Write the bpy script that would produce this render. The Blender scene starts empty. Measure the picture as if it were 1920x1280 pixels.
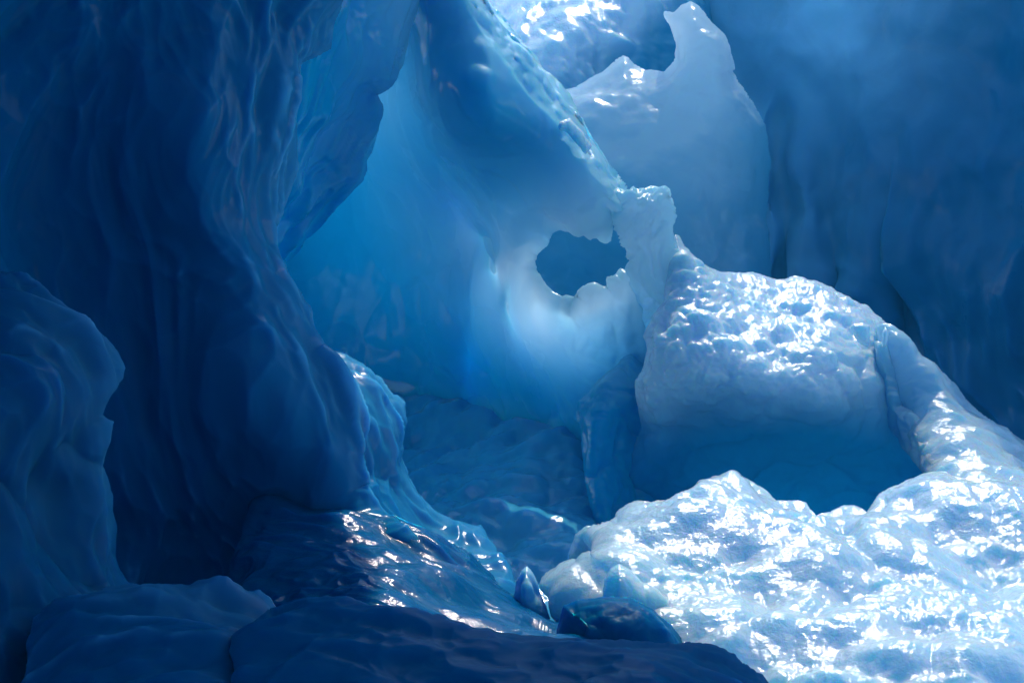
import bpy, math
import numpy as np

# ------------------------------------------------------------------ camera, sky, sun, exposure
scene = bpy.context.scene
C = scene.collection
F = 3467.0                       # focal length in photo pixels (65 mm on 36 mm, 1920 wide)
cam = bpy.data.objects.new('camera', bpy.data.cameras.new('camera'))
cam.data.lens = 65.0; cam.data.sensor_width = 36.0
cam.data.clip_start = 0.1; cam.data.clip_end = 2000
cam.location = (0, 0, 0); cam.rotation_euler = (math.radians(90), 0, 0)
C.objects.link(cam); scene.camera = cam

SUN = np.array([0.12, 0.62, 0.75]); SUN = SUN / np.linalg.norm(SUN)
w = bpy.data.worlds.new('World'); scene.world = w; w.use_nodes = True
nt = w.node_tree
sky = nt.nodes.new('ShaderNodeTexSky'); sky.sky_type = 'NISHITA'; sky.sun_disc = False
sky.ozone_density = 0.0; sky.dust_density = 0.3; sky.sun_elevation = math.asin(SUN[2]); sky.sun_rotation = math.atan2(SUN[0], SUN[1])
bg = nt.nodes['Background']; bg.inputs['Strength'].default_value = 0.15
nt.links.new(sky.outputs[0], bg.inputs['Color'])
sl = bpy.data.lights.new('sun', 'SUN'); sl.energy = 2.0; sl.angle = math.radians(0.5); sl.color = (1.0, 0.96, 0.9)
so = bpy.data.objects.new('sun', sl); C.objects.link(so)
import mathutils
so.rotation_euler = mathutils.Vector(tuple(-SUN)).to_track_quat('-Z', 'Y').to_euler()
so.location = tuple(SUN * 50)
vs = scene.view_settings
vs.view_transform = 'Standard'; vs.look = 'None'; vs.gamma = 1.0; vs.exposure = 1.0
vs.use_curve_mapping = False
scene.render.engine = 'CYCLES'
cy = scene.cycles
cy.use_denoising = True
cy.max_bounces = 10; cy.diffuse_bounces = 6; cy.glossy_bounces = 3; cy.transmission_bounces = 4
cy.caustics_reflective = False; cy.caustics_refractive = False
cy.sample_clamp_indirect = 6.0

# ------------------------------------------------------------------ noise
def _hash(ix, iy, iz, seed, k=1):
    h = (ix.astype(np.int64) * 374761393 + iy.astype(np.int64) * 668265263 + iz.astype(np.int64) * 2147483647 // 3 + seed * 974711 + k * 7919) & 0xFFFFFFFF
    h = ((h ^ (h >> 13)) * 1274126177) & 0xFFFFFFFF
    h = ((h ^ (h >> 16)) * 2246822519) & 0xFFFFFFFF
    h = h ^ (h >> 15)
    return h

def perlin(P, seed=0):
    Pi = np.floor(P); f = P - Pi; Pi = Pi.astype(np.int64)
    u = f * f * f * (f * (f * 6 - 15) + 10)
    res = 0.0
    for dx in (0, 1):
        for dy in (0, 1):
            for dz in (0, 1):
                h = _hash(Pi[..., 0] + dx, Pi[..., 1] + dy, Pi[..., 2] + dz, seed)
                a = (h & 1023) / 1023.0 * 2 * np.pi; b = ((h >> 10) & 1023) / 511.5 - 1
                r = np.sqrt(1 - b * b * 0.999)
                g = (r * np.cos(a)) * (f[..., 0] - dx) + (r * np.sin(a)) * (f[..., 1] - dy) + b * (f[..., 2] - dz)
                wx = u[..., 0] if dx else 1 - u[..., 0]
                wy = u[..., 1] if dy else 1 - u[..., 1]
                wz = u[..., 2] if dz else 1 - u[..., 2]
                res = res + g * wx * wy * wz
    return res * 1.5

def fbm(P, octs=4, seed=0, gain=0.5, lac=2.03):
    s = 0; a = 1
    for i in range(octs):
        s = s + a * perlin(P * lac ** i + 13.7 * i, seed + i); a *= gain
    return s

def worley(P, seed=0):
    Pi = np.floor(P).astype(np.int64); best = np.full(P.shape[:-1], 9.0); sec = np.full(P.shape[:-1], 9.0)
    for dx in (-1, 0, 1):
        for dy in (-1, 0, 1):
            for dz in (-1, 0, 1):
                cx = Pi[..., 0] + dx; cyy = Pi[..., 1] + dy; cz = Pi[..., 2] + dz
                h = _hash(cx, cyy, cz, seed); h2 = _hash(cx, cyy, cz, seed, 5)
                px = cx + 0.1 + 0.8 * (h & 1023) / 1023.0; py = cyy + 0.1 + 0.8 * ((h >> 10) & 1023) / 1023.0; pz = cz + 0.1 + 0.8 * (h2 & 1023) / 1023.0
                d = (px - P[..., 0]) ** 2 + (py - P[..., 1]) ** 2 + (pz - P[..., 2]) ** 2
                m = d < best
                sec = np.where(m, best, np.minimum(sec, d)); best = np.where(m, d, best)
    return np.sqrt(best), np.sqrt(sec)

def warp(P, f, a, seed=50):
    return P + a * np.stack([fbm(P * f, 2, seed), fbm(P * f, 2, seed + 7), fbm(P * f, 2, seed + 14)], -1)

def sst(a, b, x):
    t = np.clip((x - a) / (b - a), 0, 1); return t * t * (3 - 2 * t)

# surface characters: displacement in metres along the normal -----------------
def lumps(P, s=0.5, a=0.1, seed=0):
    Q = warp(P, 1.2 / s, s * 0.3, seed + 90)
    f1, f2 = worley(Q / s, seed); h = a * (0.6 - f1 * f1 * 1.1)
    f1, f2 = worley(Q / (s * 0.42), seed + 3); h = h + a * 0.42 * (0.6 - f1 * f1 * 1.1)
    f1, f2 = worley(Q / (s * 0.19), seed + 6); h = h + a * 0.19 * (0.6 - f1 * f1)
    return h

def cups(P, s=0.5, a=0.08, seed=0, st=(1, 1, 1)):
    # melt scallops: smooth hollows that meet in sharp crests
    Q = warp(P, 0.9 / s, s * 0.35, seed + 40) * np.array(st)
    f1, f2 = worley(Q / s, seed); h = a * np.minimum(f1 * f1 * 1.3, 1.2)
    f1, f2 = worley(Q / (s * 0.4), seed + 3)
    return h + a * 0.35 * np.minimum(f1 * f1 * 1.3, 1.2)

def flutes(P, s=0.6, a=0.15, seed=0, lean=(0, 0), st=6.0):
    Q = P.copy(); Q[..., 0] += lean[0] * Q[..., 2]; Q[..., 1] += lean[1] * Q[..., 2]
    Q = warp(Q, 0.35 / s, s * 0.8, seed + 60)
    Q = Q * np.array([1, 1, 1 / st]) / s
    n = perlin(Q, seed); n2 = perlin(Q * 2.3 + 5, seed + 1); n3 = perlin(Q * 5.1 + 9, seed + 2)
    return a * ((1 - np.abs(n) * 2.2) * 0.7 + 0.35 * (1 - np.abs(n2) * 2) + 0.14 * (1 - np.abs(n3) * 2))

def facets(P, s=0.8, a=0.08, seed=0):
    Q = warp(P, 0.8 / s, s * 0.35, seed)
    f1, f2 = worley(Q / s, seed)
    return -a * np.clip(1 - (f2 - f1) * 2.5, 0, 1) ** 2 + a * 0.6 * fbm(P / s, 3, seed)

# ------------------------------------------------------------------ materials (all procedural)
def ice_material(name, deep, pale, crust=0.5, ior=1.33, spec=0.5, clear=(0.03, 0.66, 0.94), rough=0.14, bump=0.5, bscale=10.0, sss=0.8, srad=0.5, detail=1.0, stretch=(1, 1, 1), fscale=0.8):
    m = bpy.data.materials.new(name); m.use_nodes = True
    t = m.node_tree; N = t.nodes; L = t.links
    b = N['Principled BSDF']
    def math_(op, a, c, clamp=False):
        n = N.new('ShaderNodeMath'); n.operation = op; n.use_clamp = clamp
        for i, v in enumerate((a, c)):
            if v is None: continue
            if hasattr(v, 'is_output'): L.new(v, n.inputs[i])
            else: n.inputs[i].default_value = v
        return n.outputs[0]
    geo = N.new('ShaderNodeNewGeometry'); tc = N.new('ShaderNodeTexCoord')
    mp = N.new('ShaderNodeMapping'); mp.inputs['Scale'].default_value = stretch
    L.new(tc.outputs['Object'], mp.inputs['Vector'])
    at = N.new('ShaderNodeAttribute'); at.attribute_name = 'ice_tint_shading'
    n1 = N.new('ShaderNodeTexNoise'); n1.inputs['Scale'].default_value = fscale; n1.inputs['Detail'].default_value = 5; n1.inputs['Distortion'].default_value = 0.6
    L.new(mp.outputs[0], n1.inputs['Vector'])
    n2 = N.new('ShaderNodeTexNoise'); n2.inputs['Scale'].default_value = bscale; n2.inputs['Detail'].default_value = 4 + detail * 2; n2.inputs['Roughness'].default_value = 0.55
    n2.inputs['Distortion'].default_value = 0.35
    L.new(mp.outputs[0], n2.inputs['Vector'])
    # ice tone per vertex with glow and fall-off painted in, broken up by noise; a rotted white crust lies on what faces up
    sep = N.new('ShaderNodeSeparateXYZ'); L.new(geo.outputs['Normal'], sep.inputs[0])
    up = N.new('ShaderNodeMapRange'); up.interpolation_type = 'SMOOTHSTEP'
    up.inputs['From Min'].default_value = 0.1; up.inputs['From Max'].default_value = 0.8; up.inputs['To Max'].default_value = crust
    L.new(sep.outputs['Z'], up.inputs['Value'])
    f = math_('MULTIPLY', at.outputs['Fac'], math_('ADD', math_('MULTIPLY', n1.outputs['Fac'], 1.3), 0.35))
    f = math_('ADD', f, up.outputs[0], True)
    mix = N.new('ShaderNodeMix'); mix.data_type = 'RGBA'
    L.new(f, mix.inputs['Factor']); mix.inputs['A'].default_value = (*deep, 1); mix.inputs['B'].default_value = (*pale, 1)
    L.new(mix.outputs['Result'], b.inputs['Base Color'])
    b.inputs['Subsurface Weight'].default_value = sss
    b.inputs['Subsurface Radius'].default_value = (0.12, 0.45, 1.0)
    b.inputs['Subsurface Scale'].default_value = srad
    b.inputs['IOR'].default_value = ior
    rr = N.new('ShaderNodeMapRange'); rr.inputs['From Min'].default_value = 0.3; rr.inputs['From Max'].default_value = 0.7
    rr.inputs['To Min'].default_value = rough * 0.6; rr.inputs['To Max'].default_value = rough * 1.7
    L.new(n1.outputs['Fac'], rr.inputs['Value']); L.new(rr.outputs[0], b.inputs['Roughness'])
    bp = N.new('ShaderNodeBump'); bp.inputs['Strength'].default_value = bump; bp.inputs['Distance'].default_value = 0.05
    L.new(n2.outputs['Fac'], bp.inputs['Height']); L.new(bp.outputs[0], b.inputs['Normal'])
    b.inputs['Specular IOR Level'].default_value = spec
    # thin ice lets the sun behind it through
    th = N.new('ShaderNodeAttribute'); th.attribute_name = 'thinness'
    tr = N.new('ShaderNodeBsdfTranslucent'); 
    mt = N.new('ShaderNodeMix'); mt.data_type = 'RGBA'; mt.inputs['A'].default_value = (*clear, 1); mt.inputs['B'].default_value = (0.86, 0.94, 0.97, 1)
    L.new(f, mt.inputs['Factor']); L.new(mt.outputs['Result'], tr.inputs['Color'])
    ms = N.new('ShaderNodeMixShader'); L.new(th.outputs['Fac'], ms.inputs['Fac'])
    L.new(b.outputs[0], ms.inputs[1]); L.new(tr.outputs[0], ms.inputs[2])
    L.new(ms.outputs[0], N['Material Output'].inputs['Surface'])
    return m

DEEP = (0.006, 0.155, 0.50); PALE = (0.55, 0.85, 0.89)
M_white = ice_material('white_rotten_ice', (0.002, 0.38, 0.62), (0.68, 0.85, 0.91), crust=0.35, rough=0.15, bump=0.35, bscale=16)
M_blue = ice_material('dense_blue_ice', (0.0003, 0.145, 0.31), (0.14, 0.60, 0.86), crust=0.0, ior=1.12, spec=0.4, rough=0.17, bump=0.1, bscale=5, sss=0.6, stretch=(1, 1, 0.35))
M_far = ice_material('far_blue_ice', (0.0003, 0.145, 0.31), (0.26, 0.64, 0.86), crust=0.2, rough=0.4, bump=0.2, bscale=5, sss=0.6)
M_horn = ice_material('pale_rear_ice', (0.0008, 0.27, 0.46), (0.62, 0.84, 0.92), crust=0.55, rough=0.2, bump=0.15, bscale=7)
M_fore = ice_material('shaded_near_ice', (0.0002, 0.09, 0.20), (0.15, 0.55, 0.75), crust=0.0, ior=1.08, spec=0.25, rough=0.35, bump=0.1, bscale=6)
M_mound = ice_material('wet_bubbly_ice', (0.002, 0.30, 0.50), (0.60, 0.79, 0.86), crust=0.3, spec=0.65, rough=0.1, bump=0.3, bscale=17, srad=0.9)
M_ramp = ice_material('shade_darkened_glassy_ice', (0.0003, 0.10, 0.23), PALE, crust=0.0, ior=1.24, spec=0.35, rough=0.08, bump=0.25, bscale=12)  # darker base colour stands in for shade on the ramp
M_floor = ice_material('wet_floor_ice', (0.0004, 0.33, 0.54), PALE, crust=0.0, spec=0.4, rough=0.08, bump=0.2, bscale=9)
M_mid = ice_material('clear_cave_ice', (0.0003, 0.47, 0.70), (0.44, 0.82, 0.90), crust=0.25, rough=0.2, bump=0.08, bscale=4)

# ------------------------------------------------------------------ geometry helpers
def polysdf(X, Y, poly):
    """distance to a closed outline, positive inside"""
    p = np.array(poly, float); n = len(p)
    d = np.full(X.shape, 1e9); ins = np.zeros(X.shape, bool)
    for i in range(n):
        ax, ay = p[i]; bx, by = p[(i + 1) % n]
        ex, ey = bx - ax, by - ay; L2 = ex * ex + ey * ey + 1e-9
        t = np.clip(((X - ax) * ex + (Y - ay) * ey) / L2, 0, 1)
        d = np.minimum(d, (X - ax - t * ex) ** 2 + (Y - ay - t * ey) ** 2)
        c = ((ay > Y) != (by > Y)) & (X < (bx - ax) * (Y - ay) / (by - ay + 1e-12) + ax)
        ins ^= c
    d = np.sqrt(d)
    return np.where(ins, d, -d)

def tps(ctrl, X, Y, lam=1.0):
    c = np.array(ctrl, float); S = 500.0
    p = c[:, :2] / S; v = c[:, 2]; n = len(c)
    def U(r2): return (r2 + 1e-3) ** 1.5
    K = U(((p[:, None] - p[None]) ** 2).sum(-1)) + 4e-3 * np.eye(n) * lam
    A = np.zeros((n + 3, n + 3)); A[:n, :n] = K; A[:n, n] = 1; A[:n, n + 1:] = p; A[n, :n] = 1; A[n + 1:, :n] = p.T
    s = np.linalg.solve(A, np.r_[v, 0, 0, 0])
    x = X / S; y = Y / S
    out = s[n] + s[n + 1] * x + s[n + 2] * y
    for i in range(n):
        out = out + s[i] * U((x - p[i, 0]) ** 2 + (y - p[i, 1]) ** 2)
    lo, hi = v.min(), v.max(); mg = 0.12 * (hi - lo) + 1e-6          # ease off beyond the range of the control values
    out = np.where(out > hi, hi + mg * np.tanh((out - hi) / mg), out)
    return np.where(out < lo, lo + mg * np.tanh((out - lo) / mg), out)

def ray(X, Y): return np.stack([(X - 960) / F, np.ones_like(X), -(Y - 640) / F], -1)

def link_mesh(name, V, faces, mat, attr=None, parent=None, thin=None):
    me = bpy.data.meshes.new(name)
    me.vertices.add(len(V)); me.vertices.foreach_set('co', V.astype(np.float32).ravel())
    me.loops.add(faces.size); me.loops.foreach_set('vertex_index', faces.astype(np.int32).ravel())
    me.polygons.add(len(faces)); me.polygons.foreach_set('loop_start', np.arange(0, faces.size, faces.shape[1], dtype=np.int32))
    me.polygons.foreach_set('loop_total', np.full(len(faces), faces.shape[1], np.int32))
    me.update(calc_edges=True); me.validate()
    me.polygons.foreach_set('use_smooth', np.ones(len(me.polygons), bool))
    a = me.attributes.new('ice_tint_shading', 'FLOAT', 'POINT')
    a.data.foreach_set('value', (np.zeros(len(V)) if attr is None else attr).astype(np.float32))
    if thin is not None:
        a = me.attributes.new('thinness', 'FLOAT', 'POINT'); a.data.foreach_set('value', np.clip(thin, 0, 0.8).astype(np.float32))
    me.materials.append(mat)
    o = bpy.data.objects.new(name, me); C.objects.link(o)
    if parent: o.parent = parent
    return o

def tag(o, label, cat, group=None, kind=None):
    if label: o['label'] = label
    if cat: o['category'] = cat
    if group: o['group'] = group
    if kind: o['kind'] = kind
    return o

def formation(name, outline, depth, mat, step=4, holes=(), R=60, E=1.0, thick=1.2, disp=None, tint_shading=None, edge_noise=(2.5, 25), folds=None, parent=None, hR=None, hE=None, thin=None, TR=None, crest=0.0):
    """a closed body of ice: its silhouette, the depth of its front at control points, an edge that curls back over
    E metres within R, a rounded back 'thick' metres behind, and real surface relief along the normals"""
    P = np.array(outline, float)
    x0, y0 = P.min(0) - 3 * step; x1, y1 = P.max(0) + 3 * step
    xs = np.arange(x0, x1 + step, step); ys = np.arange(y0, y1 + step, step)
    X, Y = np.meshgrid(xs, ys)
    W = np.stack([X / edge_noise[1], Y / edge_noise[1], np.zeros_like(X)], -1)
    en = edge_noise[0] * fbm(W * .6, 2, 31)
    s0 = polysdf(X, Y, outline)
    sh = None
    for h in holes:
        q = -polysdf(X, Y, h); sh = q if sh is None else np.minimum(sh, q)
    sd = s0 + en if sh is None else np.minimum(s0 + en, sh + en * 0.4)
    gy, gx = np.gradient(sd, step); gl = np.maximum(np.hypot(gx, gy), 0.3)
    keep = sd > -step * 0.8
    mv = np.where(keep & (sd < 0.35 * step), -sd, 0)
    X2 = X + mv * gx / gl ** 2; Y2 = Y + mv * gy / gl ** 2
    D = tps(depth, X2, Y2) if len(depth) > 2 else np.full(X.shape, depth[0][2])
    fo = folds(X2, Y2) if folds is not None else np.zeros(X.shape)
    D = D + fo
    def curl(s, R_, E_):
        t = np.clip(s / R_, 0, 1); return E_ * (1 - t) ** 2.2
    Dm = float(np.median(D))
    E = min(E, 1.7 * R * Dm / F); cf = curl(s0, R, E)
    if sh is not None: cf = np.maximum(cf, curl(sh, hR or R, min(hE or E, 1.7 * (hR or R) * Dm / F)))
    D = D + cf
    rr = ray(X2, Y2)
    Pf = rr * D[..., None]
    dv = np.gradient(Pf, axis=0); du = np.gradient(Pf, axis=1)
    n = np.cross(du, dv); n /= np.linalg.norm(n, axis=-1, keepdims=True) + 1e-12
    n = np.where((n * rr).sum(-1, keepdims=True) > 0, -n, n)
    idx = -np.ones(X.shape, int)
    quad = keep[:-1, :-1] & keep[1:, :-1] & keep[:-1, 1:] & keep[1:, 1:]
    used = np.zeros(X.shape, bool)
    for a_, b_ in ((0, 0), (1, 0), (0, 1), (1, 1)):
        used[a_:used.shape[0] - 1 + a_, b_:used.shape[1] - 1 + b_] |= quad
    idx[used] = np.arange(used.sum())
    Vf = Pf[used]; Nf = n[used]; tt = np.clip(sd[used] / (R * 1.5), 0, 1)
    if disp is not None:
        dd_ = disp(Vf); Vf = Vf + Nf * (dd_ * sst(-0.1, 0.25, tt))[:, None]
        if crest:                                   # glints painted as paler lines along sharp crests
            g_ = np.zeros(X.shape); g_[used] = dd_ - dd_.mean(); b_ = g_.copy()
            for k_ in (1, 2, 3):
                b_ = (b_ + np.roll(b_, k_, 0) + np.roll(b_, -k_, 0) + np.roll(b_, k_, 1) + np.roll(b_, -k_, 1)) / 5
            hi_ = (g_ - b_)[used]; g_ = np.zeros(X.shape); g_[used] = sst(0.6, 3.0, hi_ / (hi_.std() + 1e-9))
            g_ = (g_ * 2 + np.roll(g_, 1, 0) + np.roll(g_, -1, 0) + np.roll(g_, 1, 1) + np.roll(g_, -1, 1)) / 6
            cr = g_[used] * sst(-.35, .4, perlin(Vf * 1.3, 19))
    t3 = np.clip(sd[used] / (TR or R * 1.5), 0, 1); T = thick * np.sqrt(np.clip(1 - (1 - t3) ** 2, 0, 1)) * (1 if TR is None else 1) + 0.04
    if TR: T = thick * t3 + 0.06
    T = np.maximum(T - fo[used], 0.06)
    Vb = Vf + (rr[used] * T[:, None]) + 0.12 * np.stack([fbm(Vf * 0.9, 2, 77)] * 3, -1) * tt[:, None] * min(thick, 2)
    q = np.argwhere(quad); i, j = q[:, 0], q[:, 1]
    a, b, c, d = idx[i, j], idx[i, j + 1], idx[i + 1, j + 1], idx[i + 1, j]
    ff = np.stack([a, d, c, b], 1); nV = len(Vf)
    fb = np.stack([a, b, c, d], 1) + nV
    # side faces along boundary edges
    e = np.concatenate([ff[:, [0, 1]], ff[:, [1, 2]], ff[:, [2, 3]], ff[:, [3, 0]]])
    key = e[:, 0] * (nV + 1) + e[:, 1]; rk = e[:, 1] * (nV + 1) + e[:, 0]
    bd = e[~np.isin(key, rk)]
    fs = np.stack([bd[:, 1], bd[:, 0], bd[:, 0] + nV, bd[:, 1] + nV], 1)
    fbv = np.zeros(nV)
    if tint_shading is not None:
        fbv = tps(tint_shading, X2[used], Y2[used]) if len(tint_shading) > 2 else np.full(nV, tint_shading[0][2])
    if crest: fbv = np.maximum(fbv, 0) + crest * cr
    tv = None
    if thin is not None: tv = tps(thin, X2[used], Y2[used]) if len(thin) > 2 else np.full(nV, float(thin[0][2]))
    return link_mesh(name, np.r_[Vf, Vb], np.r_[ff, fb, fs], mat, np.r_[fbv, fbv], parent, thin=None if tv is None else np.r_[tv, tv])

# ------------------------------------------------------------------ ground
def sheet(name, x0, x1, y0, y1, z, n, mat, dispf, tint_shading):
    X, Y = np.meshgrid(np.linspace(x0, x1, n), np.linspace(y0, y1, n))
    P = np.stack([X, Y, np.full(X.shape, float(z))], -1).reshape(-1, 3)
    P[:, 2] += dispf(P)
    i, j = np.meshgrid(np.arange(n - 1), np.arange(n - 1), indexing='ij'); a = (i * n + j).ravel()
    return link_mesh(name, P, np.stack([a, a + 1, a + n + 1, a + n], 1), mat, np.full(len(P), tint_shading))

g = sheet('ground', -90, 90, -70, 110, -5.2, 160, M_blue, lambda P: 0.8 * fbm(P * 0.1, 3, 2), 0.05)
tag(g, None, None, kind='structure')

# ------------------------------------------------------------------ A: rear wall on the right
rear = formation('ice_wall', [(640, -40), (900, -90), (1300, -130), (1420, -420), (1700, -900), (2600, -1000), (2700, 1300), (640, 1300)],
    [(700, -300, 39), (700, 1200, 42), (1200, 0, 39), (1450, 200, 38), (1480, 480, 37.5), (1700, 100, 36), (1920, 200, 33.5), (2500, 300, 28), (1600, 700, 37), (1900, 800, 35), (2600, 1200, 29), (700, -900, 36), (1300, -900, 34), (2400, -900, 25)],
    M_far, step=6, R=200, folds=lambda X, Y: .5 * np.exp(-((X - 1468 - 10 * np.sin(Y / 55)) / 17) ** 2) * sst(130, 300, Y) + .4 * np.exp(-((X - 1560 - 14 * np.sin(Y / 80 + 1)) / 24) ** 2) * sst(230, 420, Y) + .3 * np.exp(-((X - 1700 - 12 * np.sin(Y / 90)) / 30) ** 2) * sst(150, 500, Y), E=2, thick=5,
    disp=lambda P: flutes(P, 1.6, 0.42, 4, st=5) * sst(6.0, -1.5, P[:, 2]) + cups(P, 1.1, .1, 44, st=(1, 1, .4)) + 0.45 * fbm(P * 0.3, 3, 8) ,
    tint_shading=[(1000, 0, .5), (1300, 0, .45), (1480, 60, .95), (1660, 60, .6), (1900, 120, -.1), (1500, 300, .3), (1650, 250, .25), (1400, 480, .3), (1620, 500, .03), (1750, 700, -.1), (1900, 300, -.1), (1920, 500, -.15), (1100, 500, .3), (1920, 900, -.05), (2400, 300, -.05), (1500, -400, .3)])  # deeper blue to the right: light fall-off put into the colour
tag(rear, 'deep blue rear wall of ice with soft vertical hollows, darkening to the right behind the dome', 'ice wall')

# ------------------------------------------------------------------ B: shelf with a sunlit top behind the horned block
shelf = formation('ice_shelf', [(800, -80), (1100, -80), (1330, -70), (1345, 0), (1300, 300), (800, 330)],
    [(1000, -75, 41.5), (1220, -75, 38), (1000, -30, 39.0), (1000, 20, 36.2), (1060, 35, 35.7), (1170, 30, 36.2), (1200, -20, 36.8), (1000, 80, 35.2), (1100, 100, 35.3), (1100, 200, 34.2), (950, 200, 34.2), (1250, 60, 36.6), (1250, 200, 35.6), (1330, -60, 40), (1300, 0, 37.4)],
    M_mound, step=4, R=60, E=1.2, thick=3,
    disp=lambda P: lumps(P, 0.55, 0.06, 5) * sst(3.5, 5.3, P[:, 2]) + 0.35 * flutes(P, 1.0, 0.35, 12, st=4),
    
    tint_shading=[(1000, 0, 1.6), (1100, 20, 1.6), (1170, 0, 1.5), (1030, 90, .95), (1080, 140, .45), (1150, 100, .5), (1210, 60, .25), (1250, 40, .2), (950, 200, .4), (1200, -100, 1.4)])
tag(shelf, 'pale ice shelf with a sparkling sunlit top at the top edge of the photo', 'ice shelf')

# ------------------------------------------------------------------ C: horned block
horn = formation('ice_horn', [(940, 330), (1020, 190), (1068, 166), (1100, 152), (1140, 128), (1155, 112), (1168, 103), (1178, 108), (1190, 122), (1210, 131), (1245, 134), (1258, 122), (1268, 108), (1268, 80), (1258, 52), (1245, 30), (1247, 22), (1262, 24), (1278, 10), (1296, 5), (1312, 12), (1335, 42), (1358, 66), (1370, 90), (1371, 100), (1376, 118), (1378, 130), (1374, 134), (1384, 150), (1412, 190), (1437, 235), (1445, 300), (1438, 400), (1450, 560), (1430, 900), (940, 900)],
    [(950, 350, 30), (1168, 110, 31.2), (1100, 170, 30.5), (1200, 170, 30.4), (1300, 20, 30.2), (1310, 80, 29.7), (1300, 150, 29.7), (1100, 260, 29.4), (1250, 260, 29.0), (1250, 400, 28.8), (1400, 300, 29.8), (1400, 500, 29.5), (1100, 500, 29.2), (1000, 600, 29.2), (1250, 700, 29), (1000, 880, 29), (1400, 880, 29)],
    M_horn, step=3, R=45, E=0.7, thick=1.6, edge_noise=(2.5, 16), thin=[(1300, 60, .75), (1170, 130, .7), (1100, 180, .5), (1300, 160, .5), (1380, 150, .5), (1250, 250, .62), (1100, 300, .55), (1400, 350, .3), (1200, 450, .2), (1300, 700, .05)],
    disp=lambda P: 0.13 * fbm(P * 0.7, 3, 3) + 0.008 * fbm(P * 5, 3, 4) + lumps(P, 0.35, 0.035, 3) * sst(3.0, 4.0, P[:, 2]),
    tint_shading=[(1100, 150, .95), (1200, 150, .9), (1300, 40, 1.3), (1300, 150, 1.1), (1380, 150, .7), (1100, 220, .62), (1250, 230, .85), (1250, 350, .6), (1400, 300, .36), (1150, 480, .14), (1060, 500, .14), (1350, 480, .3), (1250, 600, .2), (1000, 880, .1), (1400, 880, .1)])
tag(horn, 'pale block of ice with a tall upright horn, standing behind the pierced arch', 'ice block')

# ------------------------------------------------------------------ D: pierced arch wall with its long ridge
hole = [(1052, 429), (1069, 434), (1078, 441), (1086, 443), (1094, 440), (1107, 449), (1110, 446), (1119, 446), (1128, 453), (1136, 456), (1144, 451), (1149, 433), (1148, 407), (1140, 391), (1146, 394), (1152, 401), (1164, 404), (1190, 440), (1215, 480), (1215, 512), (1183, 511), (1170, 509), (1162, 504), (1157, 517), (1149, 521), (1138, 519), (1142, 544), (1131, 545), (1114, 543), (1094, 548), (1093, 558), (1080, 562), (1063, 554), (1055, 556), (1046, 552), (1035, 546), (1024, 535), (1015, 520), (1007, 509), (1004, 490), (1008, 476), (1018, 467), (1027, 461), (1032, 446), (1038, 436)]
def arch_folds(X, Y):
    # the roof slab overhangs the bowl along this crease
    sl_ = polysdf(X, Y, [(752, 125), (775, 190), (815, 265), (850, 300), (885, 345), (915, 395), (960, 425), (1020, 400), (1090, 420), (1160, 400), (1400, 300), (1200, -300), (700, -300), (690, 60)])
    d = -0.85 * sst(-48, 22, sl_)
    rl = np.array([(800, -170), (905, -8), (960, 52), (1020, 128), (1080, 200), (1100, 250), (1140, 305), (1182, 365)], float)
    dd = np.full(X.shape, 1e9)
    for (ax, ay), (bx, by) in zip(rl[:-1], rl[1:]):
        t = np.clip(((X - ax) * (bx - ax) + (Y - ay) * (by - ay)) / ((bx - ax) ** 2 + (by - ay) ** 2), 0, 1)
        dd = np.minimum(dd, np.hypot(X - ax - t * (bx - ax), Y - ay - t * (by - ay)))
    wd = 30 + 22 * sst(-50, 130, Y) - 18 * sst(180, 360, Y) + 7 * perlin(np.stack([X / 30, Y / 30, X * 0], -1), 5)
    rz = np.clip(1 - dd / wd, 0, 1)
    d = d + 0.8 * rz + rz ** .5 * (.2 * perlin(np.stack([(X * .55 + Y * .83) / 42, (X * .83 - Y * .55) / 9, X * 0], -1), 6) + .11 * perlin(np.stack([(X * .55 + Y * .83) / 20, (X * .83 - Y * .55) / 5, X * 0], -1), 7))
    s2 = polysdf(X, Y, [(830, 470), (850, 400), (900, 430), (930, 500), (955, 515), (975, 470), (960, 420), (880, 330), (780, 300), (740, 200), (700, 330), (780, 380)])
    d = d - 0.13 * sst(-28, 22, s2)
    return d
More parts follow.
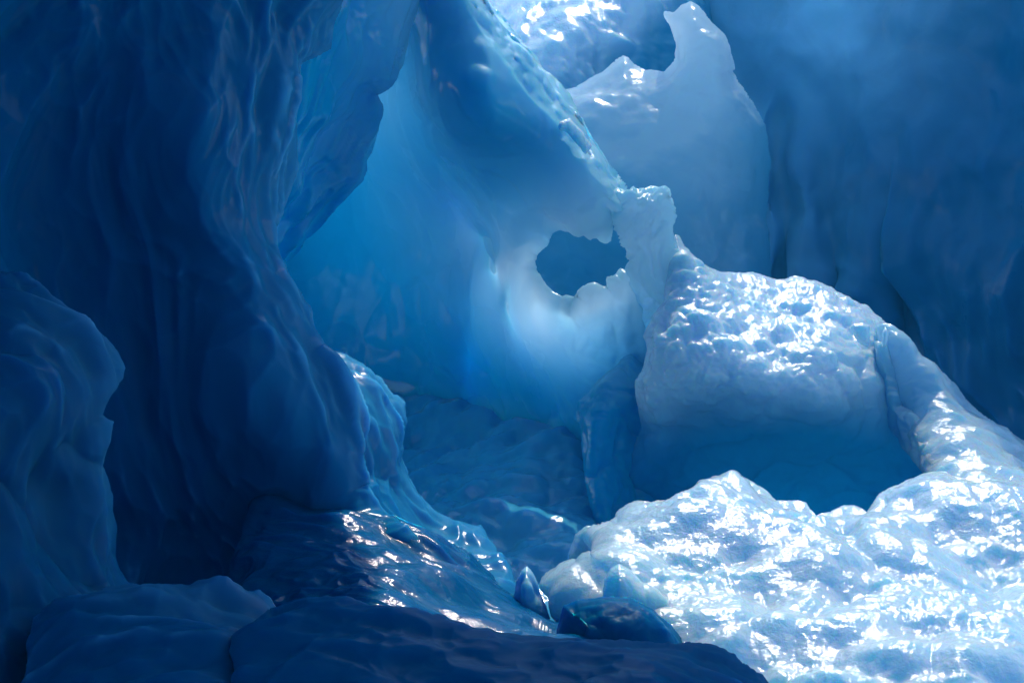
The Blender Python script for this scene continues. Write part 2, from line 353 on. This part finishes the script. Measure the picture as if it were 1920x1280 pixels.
arch = formation('ice_arch', [(380, -1500), (640, -400), (820, -140), (905, -8), (935, 22), (960, 52), (985, 82), (1005, 106), (1020, 128), (1042, 150), (1062, 172), (1080, 200), (1090, 225), (1100, 250), (1118, 278), (1140, 305), (1158, 325), (1172, 345), (1182, 365), (1192, 420), (1200, 600), (1240, 800), (1200, 1000), (420, 1050), (150, 400)],
    [(500, -1400, 22), (700, -300, 22), (800, -50, 21.5), (900, 50, 21.8), (1000, 160, 21.8), (1040, 260, 21.5), (1100, 340, 21.5), (1170, 380, 21.6), (900, 200, 21), (820, 150, 21.4), (745, 160, 24.6), (720, 60, 23.8), (680, 260, 25.2), (740, 380, 25.6), (850, 420, 24.6), (950, 380, 22.9), (980, 480, 22.2), (1080, 420, 21.7), (1010, 560, 21.9), (1090, 590, 21.5), (1180, 560, 21.3), (1150, 680, 21.6), (1000, 660, 22.6), (900, 560, 23.8), (800, 600, 25.6), (650, 600, 26.8), (600, 800, 26.8), (850, 800, 25.5), (1000, 800, 23.5), (1100, 760, 22.4), (550, 300, 27), (300, 300, 27), (1150, 950, 22.5), (500, 1000, 26.5)],
    M_mid, step=3, holes=[hole], R=14, E=.2, thick=1.5, hR=26, hE=0.2, TR=230, edge_noise=(2.0, 14), folds=arch_folds,
    thin=[(745, 140, .8), (750, 200, .75), (720, 60, .35), (710, 300, .6), (620, 350, .5), (800, 330, .4), (640, 500, .5), (780, 480, .5), (900, 450, .5), (750, 620, .4), (970, 520, .8), (1000, 440, .75), (1050, 600, .8), (1140, 600, .75), (1050, 400, .5), (950, 330, .3), (1100, 330, .4), (880, 180, .14), (980, 200, .16), (850, 50, .15), (870, 640, .4), (1000, 680, .4), (650, 700, .2), (850, 780, .05), (1050, 780, .1), (1150, 900, .05), (500, 300, .1), (500, -1000, .1), (300, 900, 0)],
    disp=lambda P: 0.07 * fbm(P * np.array([.8, .8, .5]), 3, 21) + 0.03 * facets(P, 1.2, 1, 9) + cups(P, .3, .07, 27, st=(1, 1, .4)) * sst(0.5, 1.0, P[:, 0]) * sst(1.1, .6, P[:, 2]) + cups(P, .8, .05, 28, st=(1, 1, .5)) ,
    tint_shading=[(745, 150, .55), (760, 200, .5), (720, 60, .22), (700, 270, .15), (770, 250, .3), (660, 400, .02), (620, 600, -.05), (850, 380, .4), (930, 450, .55), (975, 490, .95), (1010, 430, .9), (1080, 420, .9), (1040, 600, .98), (1150, 580, .75), (1000, 620, .6), (900, 600, .3), (850, 500, .3), (800, 560, .1), (1000, 700, .1), (1130, 680, .35), (900, 200, .14), (820, 100, .16), (930, 110, .14), (1000, 250, .2), (1100, 320, .6), (1000, 340, .38), (1040, 135, 1.3), (965, 35, 1.3), (1110, 265, 1.1), (900, 300, .25), (600, 900, -.1), (1000, 850, -.05), (1150, 850, .05), (500, 300, 0)])  # pale halo round the window: its glow painted into the colour
tag(arch, 'blue ice wall pierced by a ragged round window below a long sloping ridge', 'ice arch')

# ------------------------------------------------------------------ E: pillar right of the window
pillar = formation('ice_pillar', [(1144, 385), (1142, 372), (1148, 356), (1158, 352), (1172, 364), (1192, 361), (1206, 354), (1220, 352), (1249, 354), (1249, 378), (1254, 370), (1258, 374), (1257, 420), (1262, 470), (1330, 560), (1330, 760), (1250, 850), (1100, 850), (1110, 740), (1140, 700), (1165, 640), (1180, 560), (1182, 511), (1186, 485), (1178, 462), (1166, 438), (1154, 408)],
    [(1150, 360, 21.1), (1220, 360, 21.1), (1200, 430, 20.9), (1250, 430, 20.9), (1225, 520, 20.6), (1300, 560, 21), (1190, 570, 21.5), (1210, 640, 21.9), (1180, 760, 22.3), (1250, 840, 22.4)],
    M_mid, step=2.5, R=14, E=0.14, thick=0.6, edge_noise=(2.0, 12), thin=[(1200, 370, .5), (1200, 450, .55), (1210, 600, .55), (1250, 800, .05), (1150, 780, .05)],
    disp=lambda P: flutes(P, 0.28, 0.10, 3, lean=(-.25, 0), st=4) + lumps(P, 0.2, 0.025, 2),
    tint_shading=[(1200, 370, .98), (1250, 400, .9), (1200, 450, .85), (1230, 520, .75), (1200, 600, .6), (1180, 700, .1), (1250, 800, .1), (1300, 600, .5)])
tag(pillar, 'white-topped pillar of fluted ice standing on the right edge of the round window', 'ice pillar')

# small horn on the ridge
knob = formation('ice_spur', [(1046, 236), (1050, 228), (1062, 224), (1068, 222), (1078, 232), (1095, 250), (1110, 275), (1098, 290), (1075, 262), (1060, 246), (1048, 244)],
    [(1050, 235, 20.5), (1070, 230, 20.5), (1100, 280, 20.7), (1075, 255, 20.35)], M_white, step=1.5, R=12, E=0.15, thick=0.35, edge_noise=(1.0, 8),
    disp=lambda P: lumps(P, 0.12, 0.02, 4), tint_shading=[(0, 0, .9)])
tag(knob, 'little white horn of ice sticking out of the long ridge', 'ice spur')

# ------------------------------------------------------------------ F: dome
def dome_disp(P):
    top = sst(-1.0, 0.2, P[:, 2] + .25 * perlin(P * 1.2, 8)); left = sst(2.5, 2.0, P[:, 0]) * sst(-.8, -.3, P[:, 2])
    m = np.maximum(top * 0.9, left)
    return lumps(P * np.array([1, 1, 1.15]) * (1 + .12 * perlin(P * .5, 4))[:, None], 0.27, 0.075, 11) * (0.12 + m) + 0.10 * fbm(P * 1.1, 4, 6) + facets(P, 0.9, 0.05, 2) + cups(P, .2, .025, 33) * m
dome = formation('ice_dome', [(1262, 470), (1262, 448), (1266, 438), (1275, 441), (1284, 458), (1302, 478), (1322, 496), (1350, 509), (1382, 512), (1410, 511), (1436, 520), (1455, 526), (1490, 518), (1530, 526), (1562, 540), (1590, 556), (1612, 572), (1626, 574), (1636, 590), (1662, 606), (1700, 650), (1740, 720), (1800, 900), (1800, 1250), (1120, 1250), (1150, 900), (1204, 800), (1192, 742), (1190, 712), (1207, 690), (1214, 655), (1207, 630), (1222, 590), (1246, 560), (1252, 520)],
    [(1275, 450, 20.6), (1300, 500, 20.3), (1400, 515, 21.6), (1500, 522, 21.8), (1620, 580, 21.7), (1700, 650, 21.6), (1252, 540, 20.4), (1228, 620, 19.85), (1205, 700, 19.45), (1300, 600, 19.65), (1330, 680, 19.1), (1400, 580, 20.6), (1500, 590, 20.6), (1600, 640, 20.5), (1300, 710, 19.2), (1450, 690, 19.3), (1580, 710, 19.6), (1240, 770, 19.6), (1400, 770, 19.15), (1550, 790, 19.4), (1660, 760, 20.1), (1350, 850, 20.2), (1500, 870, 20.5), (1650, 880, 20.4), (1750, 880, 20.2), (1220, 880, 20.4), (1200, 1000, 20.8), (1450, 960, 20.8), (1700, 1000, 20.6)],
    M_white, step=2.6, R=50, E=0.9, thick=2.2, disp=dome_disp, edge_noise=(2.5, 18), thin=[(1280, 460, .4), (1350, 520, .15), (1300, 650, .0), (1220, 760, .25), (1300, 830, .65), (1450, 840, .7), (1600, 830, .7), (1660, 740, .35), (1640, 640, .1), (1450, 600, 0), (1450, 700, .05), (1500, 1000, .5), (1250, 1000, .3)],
    tint_shading=[(1280, 460, 1.3), (1250, 600, 1.4), (1400, 540, 1.5), (1550, 560, 1.4), (1300, 620, 1.4), (1230, 720, 1.1), (1400, 620, 1.3), (1550, 640, 1.2), (1450, 700, .85), (1600, 700, .8), (1680, 660, .85), (1300, 760, .55), (1400, 780, .2), (1550, 780, .2), (1230, 800, .35), (1250, 880, -.1), (1400, 880, -.2), (1600, 880, -.2), (1700, 860, .0), (1700, 1000, -.1), (1300, 1000, -.1), (1650, 760, .4)])
tag(dome, 'rounded white ice dome with a knobbly wet top and a shaded blue hollow under it', 'ice dome')
# ------------------------------------------------------------------ F2: knuckles standing on the dome
kg = 'loose knuckles of ice on the dome'
for lab, ol, dd in (('pale rounded knuckle of ice on the right shoulder of the dome', [(1594, 612), (1600, 606), (1618, 605), (1630, 610), (1632, 632), (1628, 650), (1614, 645), (1602, 632)], 19.75),
                    ('thin upright sliver of clear ice beside the rib at the right end of the dome', [(1655, 622), (1660, 612), (1666, 622), (1664, 640), (1660, 652), (1653, 652)], 19.9)):
    k = formation('ice_knuckle', ol, [(0, 0, dd)], M_white, step=1.5, R=10, E=0.12, thick=0.3, edge_noise=(1.0, 8), disp=lambda P: lumps(P, 0.15, 0.012, 4), tint_shading=[(0, 0, .85)])
    tag(k, lab, 'ice knuckle', kg)

# ------------------------------------------------------------------ H: right slope and rib
slope = formation('ice_slope', [(1640, 600), (1665, 608), (1690, 622), (1712, 645), (1728, 668), (1752, 682), (1768, 698), (1790, 716), (1808, 742), (1830, 768), (1870, 795), (1900, 815), (1960, 850), (2300, 1000), (2300, 1400), (1600, 1400), (1640, 1100), (1700, 960), (1745, 905), (1720, 850), (1690, 780), (1665, 710), (1650, 650)],
    [(1660, 615, 20.5), (1680, 720, 20.5), (1700, 800, 20.0), (1745, 870, 19.2), (1720, 670, 20.2), (1790, 735, 20.0), (1830, 775, 20.2), (1920, 830, 20.2), (1800, 850, 18.6), (1860, 900, 17.8), (1920, 980, 16.8), (1760, 960, 17.6), (1800, 1100, 15.5), (1650, 1200, 15), (2200, 1050, 17), (2200, 1300, 14), (1650, 1380, 14)],
    M_mound, step=2.6, R=30, E=0.6, thick=2.0, edge_noise=(2.0, 16), thin=[(1700, 700, .4), (1760, 800, .35), (1800, 760, .4), (1850, 900, .1), (1750, 950, 0), (1900, 1200, 0), (1650, 1200, 0), (2000, 900, .1)],
    disp=lambda P: lumps(warp(P, 1, .3), 0.7, 0.06, 15) + cups(warp(P, 2, .1), .28, .03, 16, st=(.7, 1, 1.3)) + 0.10 * fbm(P * 1.0, 4, 9),
    tint_shading=[(1660, 615, .8), (1700, 720, .45), (1760, 720, .65), (1800, 790, .5), (1850, 850, 1), (1900, 950, 1.2), (1750, 980, 1.2), (1900, 1200, 1.2), (1650, 1250, 1.1)])
tag(slope, 'long white slope of wet ice running down to the right edge from the dome', 'ice slope')
rib = formation('ice_rib', [(1640, 640), (1664, 640), (1676, 690), (1690, 760), (1716, 772), (1740, 800), (1768, 842), (1800, 870), (1806, 888), (1784, 908), (1765, 912), (1730, 885), (1700, 850), (1668, 800), (1648, 740)],
    [(1655, 650, 20.2), (1680, 740, 20.1), (1720, 800, 19.7), (1800, 885, 18.2), (1700, 840, 19.6), (1760, 890, 18.5), (1655, 780, 20.1)],
    M_white, step=2, R=28, E=0.2, thick=0.5, edge_noise=(3.0, 14), disp=lambda P: flutes(P, 0.3, 0.04, 5, lean=(.7, 0)) + .06 * fbm(P * 2, 3, 2), thin=[(0, 0, .3)],
    tint_shading=[(1655, 650, .6), (1680, 740, .3), (1720, 800, .6), (1800, 885, .85), (1700, 840, .3), (1655, 790, .2), (1760, 890, .7)])
tag(rib, 'hollowed rib of translucent ice joining the dome to the white slope', 'ice rib')

# ------------------------------------------------------------------ G: mound at lower right
def mound_disp(P):
    Q = warp(P * np.array([1, .75, 1]), .9, .3, 12); f1, f2 = worley(Q / 1.25, 23); big = .27 * (.6 - f1 * f1 * 1.2)
    f1, f2 = worley(Q / .55, 24); big = big + .13 * (.6 - f1 * f1 * 1.2); sm = lumps(P * np.array([1, .8, 1.1]), 0.24, 0.04, 29) + cups(P, .11, .018, 33)
    return big + sm * (0.5 + 0.8 * sst(-.3, .4, perlin(P * 1.3, 9))) + 0.16 * fbm(P * .8, 3, 4)
mound = formation('ice_mound', [(1040, 1112), (1048, 1098), (1072, 1082), (1120, 1075), (1128, 1050), (1095, 1010), (1130, 1000), (1160, 988), (1190, 960), (1222, 955), (1262, 940), (1292, 930), (1312, 910), (1340, 897), (1372, 894), (1400, 905), (1425, 930), (1450, 940), (1480, 934), (1510, 945), (1530, 968), (1556, 958), (1580, 945), (1600, 950), (1625, 962), (1655, 925), (1700, 906), (1730, 900), (1770, 905), (1830, 940), (2300, 1000), (2300, 1500), (1300, 1500), (1240, 1230), (1150, 1180), (1060, 1160)],
    [(1050, 1110, 14.0), (1150, 1100, 13.7), (1200, 1000, 14.6), (1200, 960, 15.4), (1350, 900, 15.9), (1340, 960, 14.9), (1450, 950, 15.3), (1580, 955, 15.5), (1720, 910, 16.0), (1850, 1000, 15.2), (1700, 1000, 14.9), (1500, 1050, 14.3), (1350, 1080, 13.9), (1250, 1200, 12.9), (1500, 1200, 12.8), (1750, 1150, 13.4), (1920, 1150, 13.6), (1900, 1280, 12.2), (1600, 1290, 12.0), (1400, 1290, 12.2), (2250, 1050, 15), (2250, 1450, 11), (1350, 1480, 11)],
    M_mound, step=2.6, R=40, E=1.0, thick=2.5, disp=mound_disp, edge_noise=(5, 30),
    tint_shading=[(1050, 1110, .6), (1150, 1120, .7), (1200, 980, 1), (1350, 920, 1.6), (1500, 1000, 1.6), (1200, 1180, .8), (1400, 1200, 1.5), (1700, 1000, 1.6), (1800, 1250, 1.0), (1500, 1280, 1.0), (1200, 1060, 1.1)])
tag(mound, 'bright lumpy mound of wet sparkling ice filling the lower right', 'ice mound')

# ------------------------------------------------------------------ M: cave floor between
floor_ = formation('ice_floor', [(500, 700), (700, 690), (870, 700), (940, 760), (1000, 765), (1080, 740), (1200, 800), (1240, 900), (1250, 1000), (1500, 1200), (1500, 1300), (500, 1300)],
    [(500, 700, 26.5), (800, 720, 26.3), (950, 775, 24), (1100, 780, 23.6), (800, 900, 22.5), (1000, 900, 21), (1200, 930, 22), (1000, 1000, 18.6), (850, 1000, 19), (1050, 1080, 17.2), (900, 1200, 15.5), (1300, 1000, 21), (1700, 880, 23.5), (1200, 1250, 15.5), (1700, 1250, 17), (550, 1250, 16)],
    M_floor, step=4, R=60, E=1.0, thick=1.5,
    disp=lambda P: cups(P, .4, .07, 31, st=(.6, .9, 1.6)) * -1 + lumps(P, .5, .06, 32) + 0.25 * fbm(P * .7, 3, 2),
    tint_shading=[(800, 800, .05), (1000, 900, .1), (1200, 900, .12), (1000, 1100, .12)])
tag(floor_, 'rippled wet blue ice floor of the cave below the round window', 'ice floor')
block = formation('ice_block', [(1085, 752), (1100, 740), (1118, 715), (1132, 700), (1150, 690), (1165, 672), (1185, 660), (1210, 690), (1300, 780), (1400, 900), (1380, 1010), (1120, 1010), (1096, 900), (1088, 800), (1080, 770)],
    [(1090, 760, 20.6), (1180, 690, 20.9), (1140, 770, 19.9), (1200, 760, 20.6), (1220, 860, 20.9), (1380, 900, 22), (1120, 900, 20), (1150, 1000, 19.8)],
    M_mid, step=2.5, thin=[(0, 0, .3)], R=32, E=0.7, thick=0.9, edge_noise=(2.5, 14), disp=lambda P: lumps(P, .35, .05, 8) + facets(P, .6, .05, 3),
    tint_shading=[(1150, 700, .1), (1130, 800, -.15), (1200, 900, -.15)])
tag(block, 'dark blue boulder of ice with a wet crest, left of the white dome', 'ice boulder')

# ------------------------------------------------------------------ small shaded spikes and humps in front of the mound
spikes = [
    ('translucent blue point of ice rising from the foot of the rippled slope', [(962, 1120), (968, 1088), (978, 1068), (988, 1060), (998, 1072), (1008, 1095), (1014, 1115), (1030, 1160), (960, 1170)], 13.6, .12),
    ('smooth rounded blue hump of ice in front of the bright mound', [(1046, 1180), (1056, 1135), (1080, 1124), (1130, 1118), (1180, 1122), (1225, 1142), (1262, 1175), (1290, 1215), (1280, 1260), (1040, 1260)], 12.2, -.1),
    ('grey-blue shaded tooth of ice leaning against the left side of the bright mound', [(1130, 1120), (1132, 1085), (1145, 1066), (1160, 1058), (1180, 1068), (1200, 1090), (1250, 1120), (1270, 1180), (1180, 1200)], 12.9, .8),
    ('pale clear slab of ice at the left end of the bright mound', [(1062, 1100), (1066, 1040), (1078, 1000), (1100, 985), (1128, 990), (1140, 1010), (1130, 1060), (1105, 1085), (1080, 1110)], 15.3, .4),
    ('small clear shard of ice peeping over the left shoulder of the bright mound', [(1150, 1000), (1162, 965), (1180, 946), (1200, 948), (1215, 960), (1205, 1000), (1180, 1010)], 17.3, .45)]
for lab, ol, dd, bb in spikes:
    hump = 'hump' in lab; o = formation('ice_spike', ol, [(0, 0, dd)], M_fore if hump else (M_mound if 'tooth' in lab or 'slab' in lab else M_horn), step=2, R=70 if hump else 34, E=0.6 if hump else .3, thick=0.35, edge_noise=(2.0, 14), disp=lambda P: .05 * fbm(P * 2, 3, 5) + lumps(P, .3, .045, 7), tint_shading=[(0, 0, bb)])
    tag(o, lab, 'ice spike', 'points and humps of ice along the cave floor')

# ------------------------------------------------------------------ L: left wall and its curtains
curtain = formation('ice_curtain', [(300, -700), (820, -300), (790, -20), (768, 60), (752, 120), (742, 150), (722, 168), (702, 176), (716, 205), (712, 240), (694, 290), (680, 340), (650, 370), (600, 420), (560, 470), (500, 520), (300, 560)],
    [(750, 100, 20.6), (700, 100, 20.1), (700, 250, 20.8), (650, 60, 19.4), (600, 150, 19.2), (560, 300, 19.8), (600, 380, 20.8), (400, 300, 18), (700, -300, 19), (350, -600, 18)],
    M_mid, step=3, R=70, E=0.9, thick=0.5, edge_noise=(4, 22), disp=lambda P: flutes(P, .6, .1, 14, st=9) + .1 * fbm(P * .8, 3, 4), thin=[(750, 100, .55), (700, 200, .5), (640, 100, .3), (600, 300, .1), (400, 0, 0), (500, 500, 0)],
    tint_shading=[(750, 100, .5), (700, 50, .35), (700, 200, .35), (640, 100, .12), (600, 250, -.02), (640, 350, 0)])
tag(curtain, 'translucent hanging curtain of blue ice at the top, left of the ridge', 'ice curtain')

def wall_disp(P):
    Q = P.copy(); Q[:, 0] += .2 * Q[:, 2]
    e = sst(-4.2, -2.0, P[:, 0] - .25 * np.minimum(P[:, 2], 0))
    return flutes(P, 0.9, 0.11, 41, lean=(.12, 0), st=7) * sst(-7.0, -2.2, P[:, 0]) + 0.12 * fbm(P * .5, 3, 42) + cups(Q, .55, .12, 47, st=(1, 1, .22)) * (.15 + .85 * e)
left = formation('ice_wall', [(-900, -1500), (620, -900), (650, -200), (648, -20), (625, 40), (618, 90), (590, 105), (560, 118), (549, 140), (556, 250), (556, 320), (545, 350), (528, 405), (512, 425), (510, 460), (525, 505), (545, 545), (562, 590), (576, 640), (584, 665), (620, 690), (650, 730), (660, 780), (663, 860), (676, 920), (720, 980), (820, 1100), (700, 1400), (-900, 1400)],
    [(-800, -1400, 10), (600, -900, 12.5), (620, 0, 15.2), (480, 60, 14.4), (250, 50, 13.8), (-300, 100, 10.8), (540, 330, 15.3), (440, 300, 14.2), (200, 300, 13.8), (560, 620, 14.9), (450, 580, 14.3), (530, 760, 14.1), (650, 800, 14.6), (600, 960, 14.2), (430, 830, 14.2), (270, 900, 14.2), (300, 600, 14.3), (480, 1080, 14.8), (0, 900, 13), (300, 1200, 14.5), (-800, 1200, 9), (750, 1100, 13.6)],
    M_blue, step=3.2, R=60, E=0.6, thick=3.0, crest=.34, edge_noise=(3, 22), disp=wall_disp,
    tint_shading=[(0, 0, -.02), (450, 50, .1), (600, 50, .15), (200, 300, -.03), (540, 350, .14), (440, 300, .08), (560, 600, .15), (400, 500, .03), (620, 760, .12), (500, 800, .05), (350, 900, -.08), (450, 1050, -.1), (0, 600, 0)])
tag(left, 'tall dark blue fluted ice wall filling the left half of the photo', 'ice wall')

buttress = formation('ice_buttress', [(590, 640), (612, 655), (650, 662), (690, 692), (712, 712), (735, 742), (758, 755), (763, 790), (752, 830), (756, 870), (770, 905), (800, 945), (850, 975), (900, 985), (930, 1030), (960, 1075), (980, 1150), (560, 1150), (560, 800)],
    [(610, 665, 16.6), (700, 710, 16.6), (755, 780, 16.7), (680, 800, 15.6), (720, 900, 15.8), (820, 980, 16), (930, 1060, 15.2), (700, 1000, 14.8), (800, 1100, 14.4), (600, 1000, 14.8), (600, 750, 15.6)],
    M_blue, step=2.6, R=34, E=0.7, thick=1.6, crest=.34, edge_noise=(4, 18), disp=lambda P: cups(P, .4, .09, 51, st=(1, 1, .35)) + .1 * fbm(P, 3, 6),
    tint_shading=[(650, 700, .2), (740, 780, .18), (700, 900, .05), (850, 1000, .15), (900, 1100, .1)])
tag(buttress, 'blue ice buttress leaning out behind the foot of the fluted wall', 'ice buttress')

def ripples(P):
    u = np.array([.8, -.45, -.4]); u = u / np.linalg.norm(u); v = np.cross(u, [0, 0, 1.0]); v /= np.linalg.norm(v); q = np.cross(u, v)
    Q = np.stack([P @ u * 1.5, P @ v * 5.5, P @ q * 5.5], -1)
    Q = warp(Q, .45, 1.0, 5)
    mk = .35 + .65 * sst(-.3, .35, perlin(P * 1.4, 8))
    return mk * (.032 * (1 - 2 * np.abs(perlin(Q * 1.05, 3))) + .012 * (1 - 2 * np.abs(perlin(Q * 1.7, 4)))) + .10 * fbm(P * 1.0, 3, 9)
ramp = formation('ice_ramp', [(480, 900), (560, 925), (600, 935), (660, 950), (700, 965), (760, 985), (820, 1005), (880, 1040), (930, 1090), (975, 1130), (1010, 1150), (1045, 1165), (1200, 1200), (1260, 1300), (300, 1400), (420, 1100)],
    [(520, 930, 14.2), (600, 950, 14.1), (800, 1005, 14.3), (950, 1110, 13.8), (560, 1050, 12.9), (700, 1070, 12.5), (850, 1130, 12.3), (1040, 1175, 12.6), (600, 1150, 11.8), (800, 1200, 11.4), (1150, 1230, 11.8), (450, 1380, 10.8), (1200, 1290, 11)],
    M_ramp, step=1.7, R=45, E=.6, thick=1.2, edge_noise=(3, 16), disp=ripples,
    tint_shading=[(600, 1000, -.1), (800, 1060, -.05), (900, 1120, -.03), (600, 1120, -.15)])
tag(ramp, 'rippled dark blue ramp of ice with streaky glints at the foot of the wall', 'ice ramp')

# ------------------------------------------------------------------ foreground
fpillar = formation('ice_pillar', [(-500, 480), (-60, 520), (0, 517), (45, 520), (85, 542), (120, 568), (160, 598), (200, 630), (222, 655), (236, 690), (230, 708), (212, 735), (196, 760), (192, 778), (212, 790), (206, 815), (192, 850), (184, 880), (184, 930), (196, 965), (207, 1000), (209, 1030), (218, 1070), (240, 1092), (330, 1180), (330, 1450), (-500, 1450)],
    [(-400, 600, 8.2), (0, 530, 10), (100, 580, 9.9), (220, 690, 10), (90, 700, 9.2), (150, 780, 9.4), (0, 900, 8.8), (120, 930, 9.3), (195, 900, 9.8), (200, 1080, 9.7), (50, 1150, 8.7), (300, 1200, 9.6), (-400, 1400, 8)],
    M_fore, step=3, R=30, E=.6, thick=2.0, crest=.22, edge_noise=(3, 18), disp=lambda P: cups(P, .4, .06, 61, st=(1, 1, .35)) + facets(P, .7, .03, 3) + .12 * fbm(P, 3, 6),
    tint_shading=[(50, 600, .04), (200, 700, .1), (100, 800, .06), (190, 900, .08), (0, 900, .04), (100, 1200, -.08)])
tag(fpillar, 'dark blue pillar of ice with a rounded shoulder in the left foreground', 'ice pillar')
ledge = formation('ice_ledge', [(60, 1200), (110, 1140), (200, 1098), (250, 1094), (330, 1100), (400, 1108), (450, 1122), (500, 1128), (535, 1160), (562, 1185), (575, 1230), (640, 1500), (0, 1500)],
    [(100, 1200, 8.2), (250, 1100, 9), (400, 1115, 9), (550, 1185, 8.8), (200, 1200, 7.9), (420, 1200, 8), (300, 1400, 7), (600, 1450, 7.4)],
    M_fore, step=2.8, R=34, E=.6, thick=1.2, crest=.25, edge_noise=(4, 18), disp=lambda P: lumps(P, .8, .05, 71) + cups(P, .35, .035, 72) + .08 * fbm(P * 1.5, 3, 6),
    tint_shading=[(300, 1110, .08), (500, 1150, .08), (300, 1200, -.02), (450, 1270, -.05)])
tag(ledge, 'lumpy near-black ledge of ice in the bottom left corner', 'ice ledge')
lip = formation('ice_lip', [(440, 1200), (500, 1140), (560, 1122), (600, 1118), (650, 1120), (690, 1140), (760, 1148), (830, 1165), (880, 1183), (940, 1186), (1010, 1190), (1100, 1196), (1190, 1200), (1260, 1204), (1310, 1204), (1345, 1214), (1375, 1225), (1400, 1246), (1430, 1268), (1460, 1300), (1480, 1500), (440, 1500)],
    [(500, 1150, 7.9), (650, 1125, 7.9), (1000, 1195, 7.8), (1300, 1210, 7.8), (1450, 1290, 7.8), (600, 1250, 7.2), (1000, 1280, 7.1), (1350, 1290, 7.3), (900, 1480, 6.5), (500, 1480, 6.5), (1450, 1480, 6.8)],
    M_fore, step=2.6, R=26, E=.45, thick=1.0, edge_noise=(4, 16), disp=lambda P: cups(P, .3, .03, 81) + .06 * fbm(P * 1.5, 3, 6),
    tint_shading=[(0, 0, -.12)])
tag(lip, 'long dark lip of ice running along the bottom of the photo', 'ice lip')

# ------------------------------------------------------------------ unseen ice masses added above and left of the view to shade the near ice
def shade_mass(size, at):
    n = 70
    u, v = np.meshgrid(np.linspace(0, 2 * np.pi, n * 2, endpoint=False), np.linspace(0, np.pi, n))
    P = np.stack([np.sin(v) * np.cos(u), np.sin(v) * np.sin(u), np.cos(v)], -1)
    sgn = np.sign(P) * np.abs(P) ** 0.6
    P = sgn * np.array(size) + np.array(at)
    P = P.reshape(-1, 3); P = P + 0.8 * np.stack([fbm(P * .3, 3, 3), fbm(P * .3, 3, 9), fbm(P * .3, 3, 14)], -1)
    m = 2 * n; i, j = np.meshgrid(np.arange(n - 1), np.arange(m), indexing='ij')
    a = (i * m + j).ravel(); b = (i * m + (j + 1) % m).ravel()
    return link_mesh('added_shade_ice', P, np.stack([a, a + m, b + m, b], 1), M_blue, np.zeros(len(P)))
tag(shade_mass((11.5, 8.0, 1.6), (-6.8, 9.5, 7.6)), 'unseen mass of blue ice added overhead to shade the near ice', 'added shade ice')
tag(shade_mass((9.5, 5.0, 1.5), (-9.1, 18.3, 8.4)), 'higher unseen mass of blue ice added to shade the ramp', 'added shade ice')

# ------------------------------------------------------------------ unseen ring of ice added behind the camera to bounce blue fill light
def bounce_ice():
    n, m = 200, 60
    a, h = np.meshgrid(np.linspace(math.radians(-215), math.radians(35), n), np.linspace(0, 1, m))
    rad = 24 + 5 * h - 3 * np.sin(h * 3.1)
    P = np.stack([rad * np.cos(a), rad * np.sin(a) - 2, -6 + h * (20 + 3 * np.sin(a * 3))], -1)
    Q = P.reshape(-1, 3); Q = Q + np.stack([fbm(Q * .15, 4, 3), fbm(Q * .15, 4, 9), fbm(Q * .15, 4, 14)], -1) * 2.0
    back = Q * np.array([1.25, 1.25, 1]); nV = len(Q)
    i, j = np.meshgrid(np.arange(m - 1), np.arange(n - 1), indexing='ij'); k = (i * n + j).ravel()
    f = np.stack([k, k + 1, k + n + 1, k + n], 1)
    j2 = np.arange(n - 1) + (m - 1) * n
    cap = np.stack([j2, j2 + 1, j2 + 1 + nV, j2 + nV], 1)
    return link_mesh('added_bounce_ice', np.r_[Q, back], np.r_[f, f[:, ::-1] + nV, cap], M_far, np.full(2 * nV, .05))
tag(bounce_ice(), 'unseen ring of blue ice added behind the viewpoint for bounce fill', 'added bounce ice')

# ------------------------------------------------------------------ fine mist in the basin, lit where the sun falls through it
HAZE = 0.0046
if HAZE:
    hv = np.array([[x, y, z] for x in (-70, 70) for y in (-60, 90) for z in (-9, 22)], float)
    hf = np.array([[0, 1, 3, 2], [4, 6, 7, 5], [0, 4, 5, 1], [2, 3, 7, 6], [0, 2, 6, 4], [1, 5, 7, 3]])
    hm = bpy.data.materials.new('mist'); hm.use_nodes = True; hn = hm.node_tree
    hn.nodes.remove(hn.nodes['Principled BSDF'])
    pv = hn.nodes.new('ShaderNodeVolumePrincipled'); pv.inputs['Density'].default_value = HAZE
    pv.inputs['Color'].default_value = (0.04, 0.50, 1, 1); pv.inputs['Anisotropy'].default_value = 0.5
    hn.links.new(pv.outputs[0], hn.nodes['Material Output'].inputs['Volume'])
    tag(link_mesh('haze', hv, hf, hm), None, None, kind='stuff')
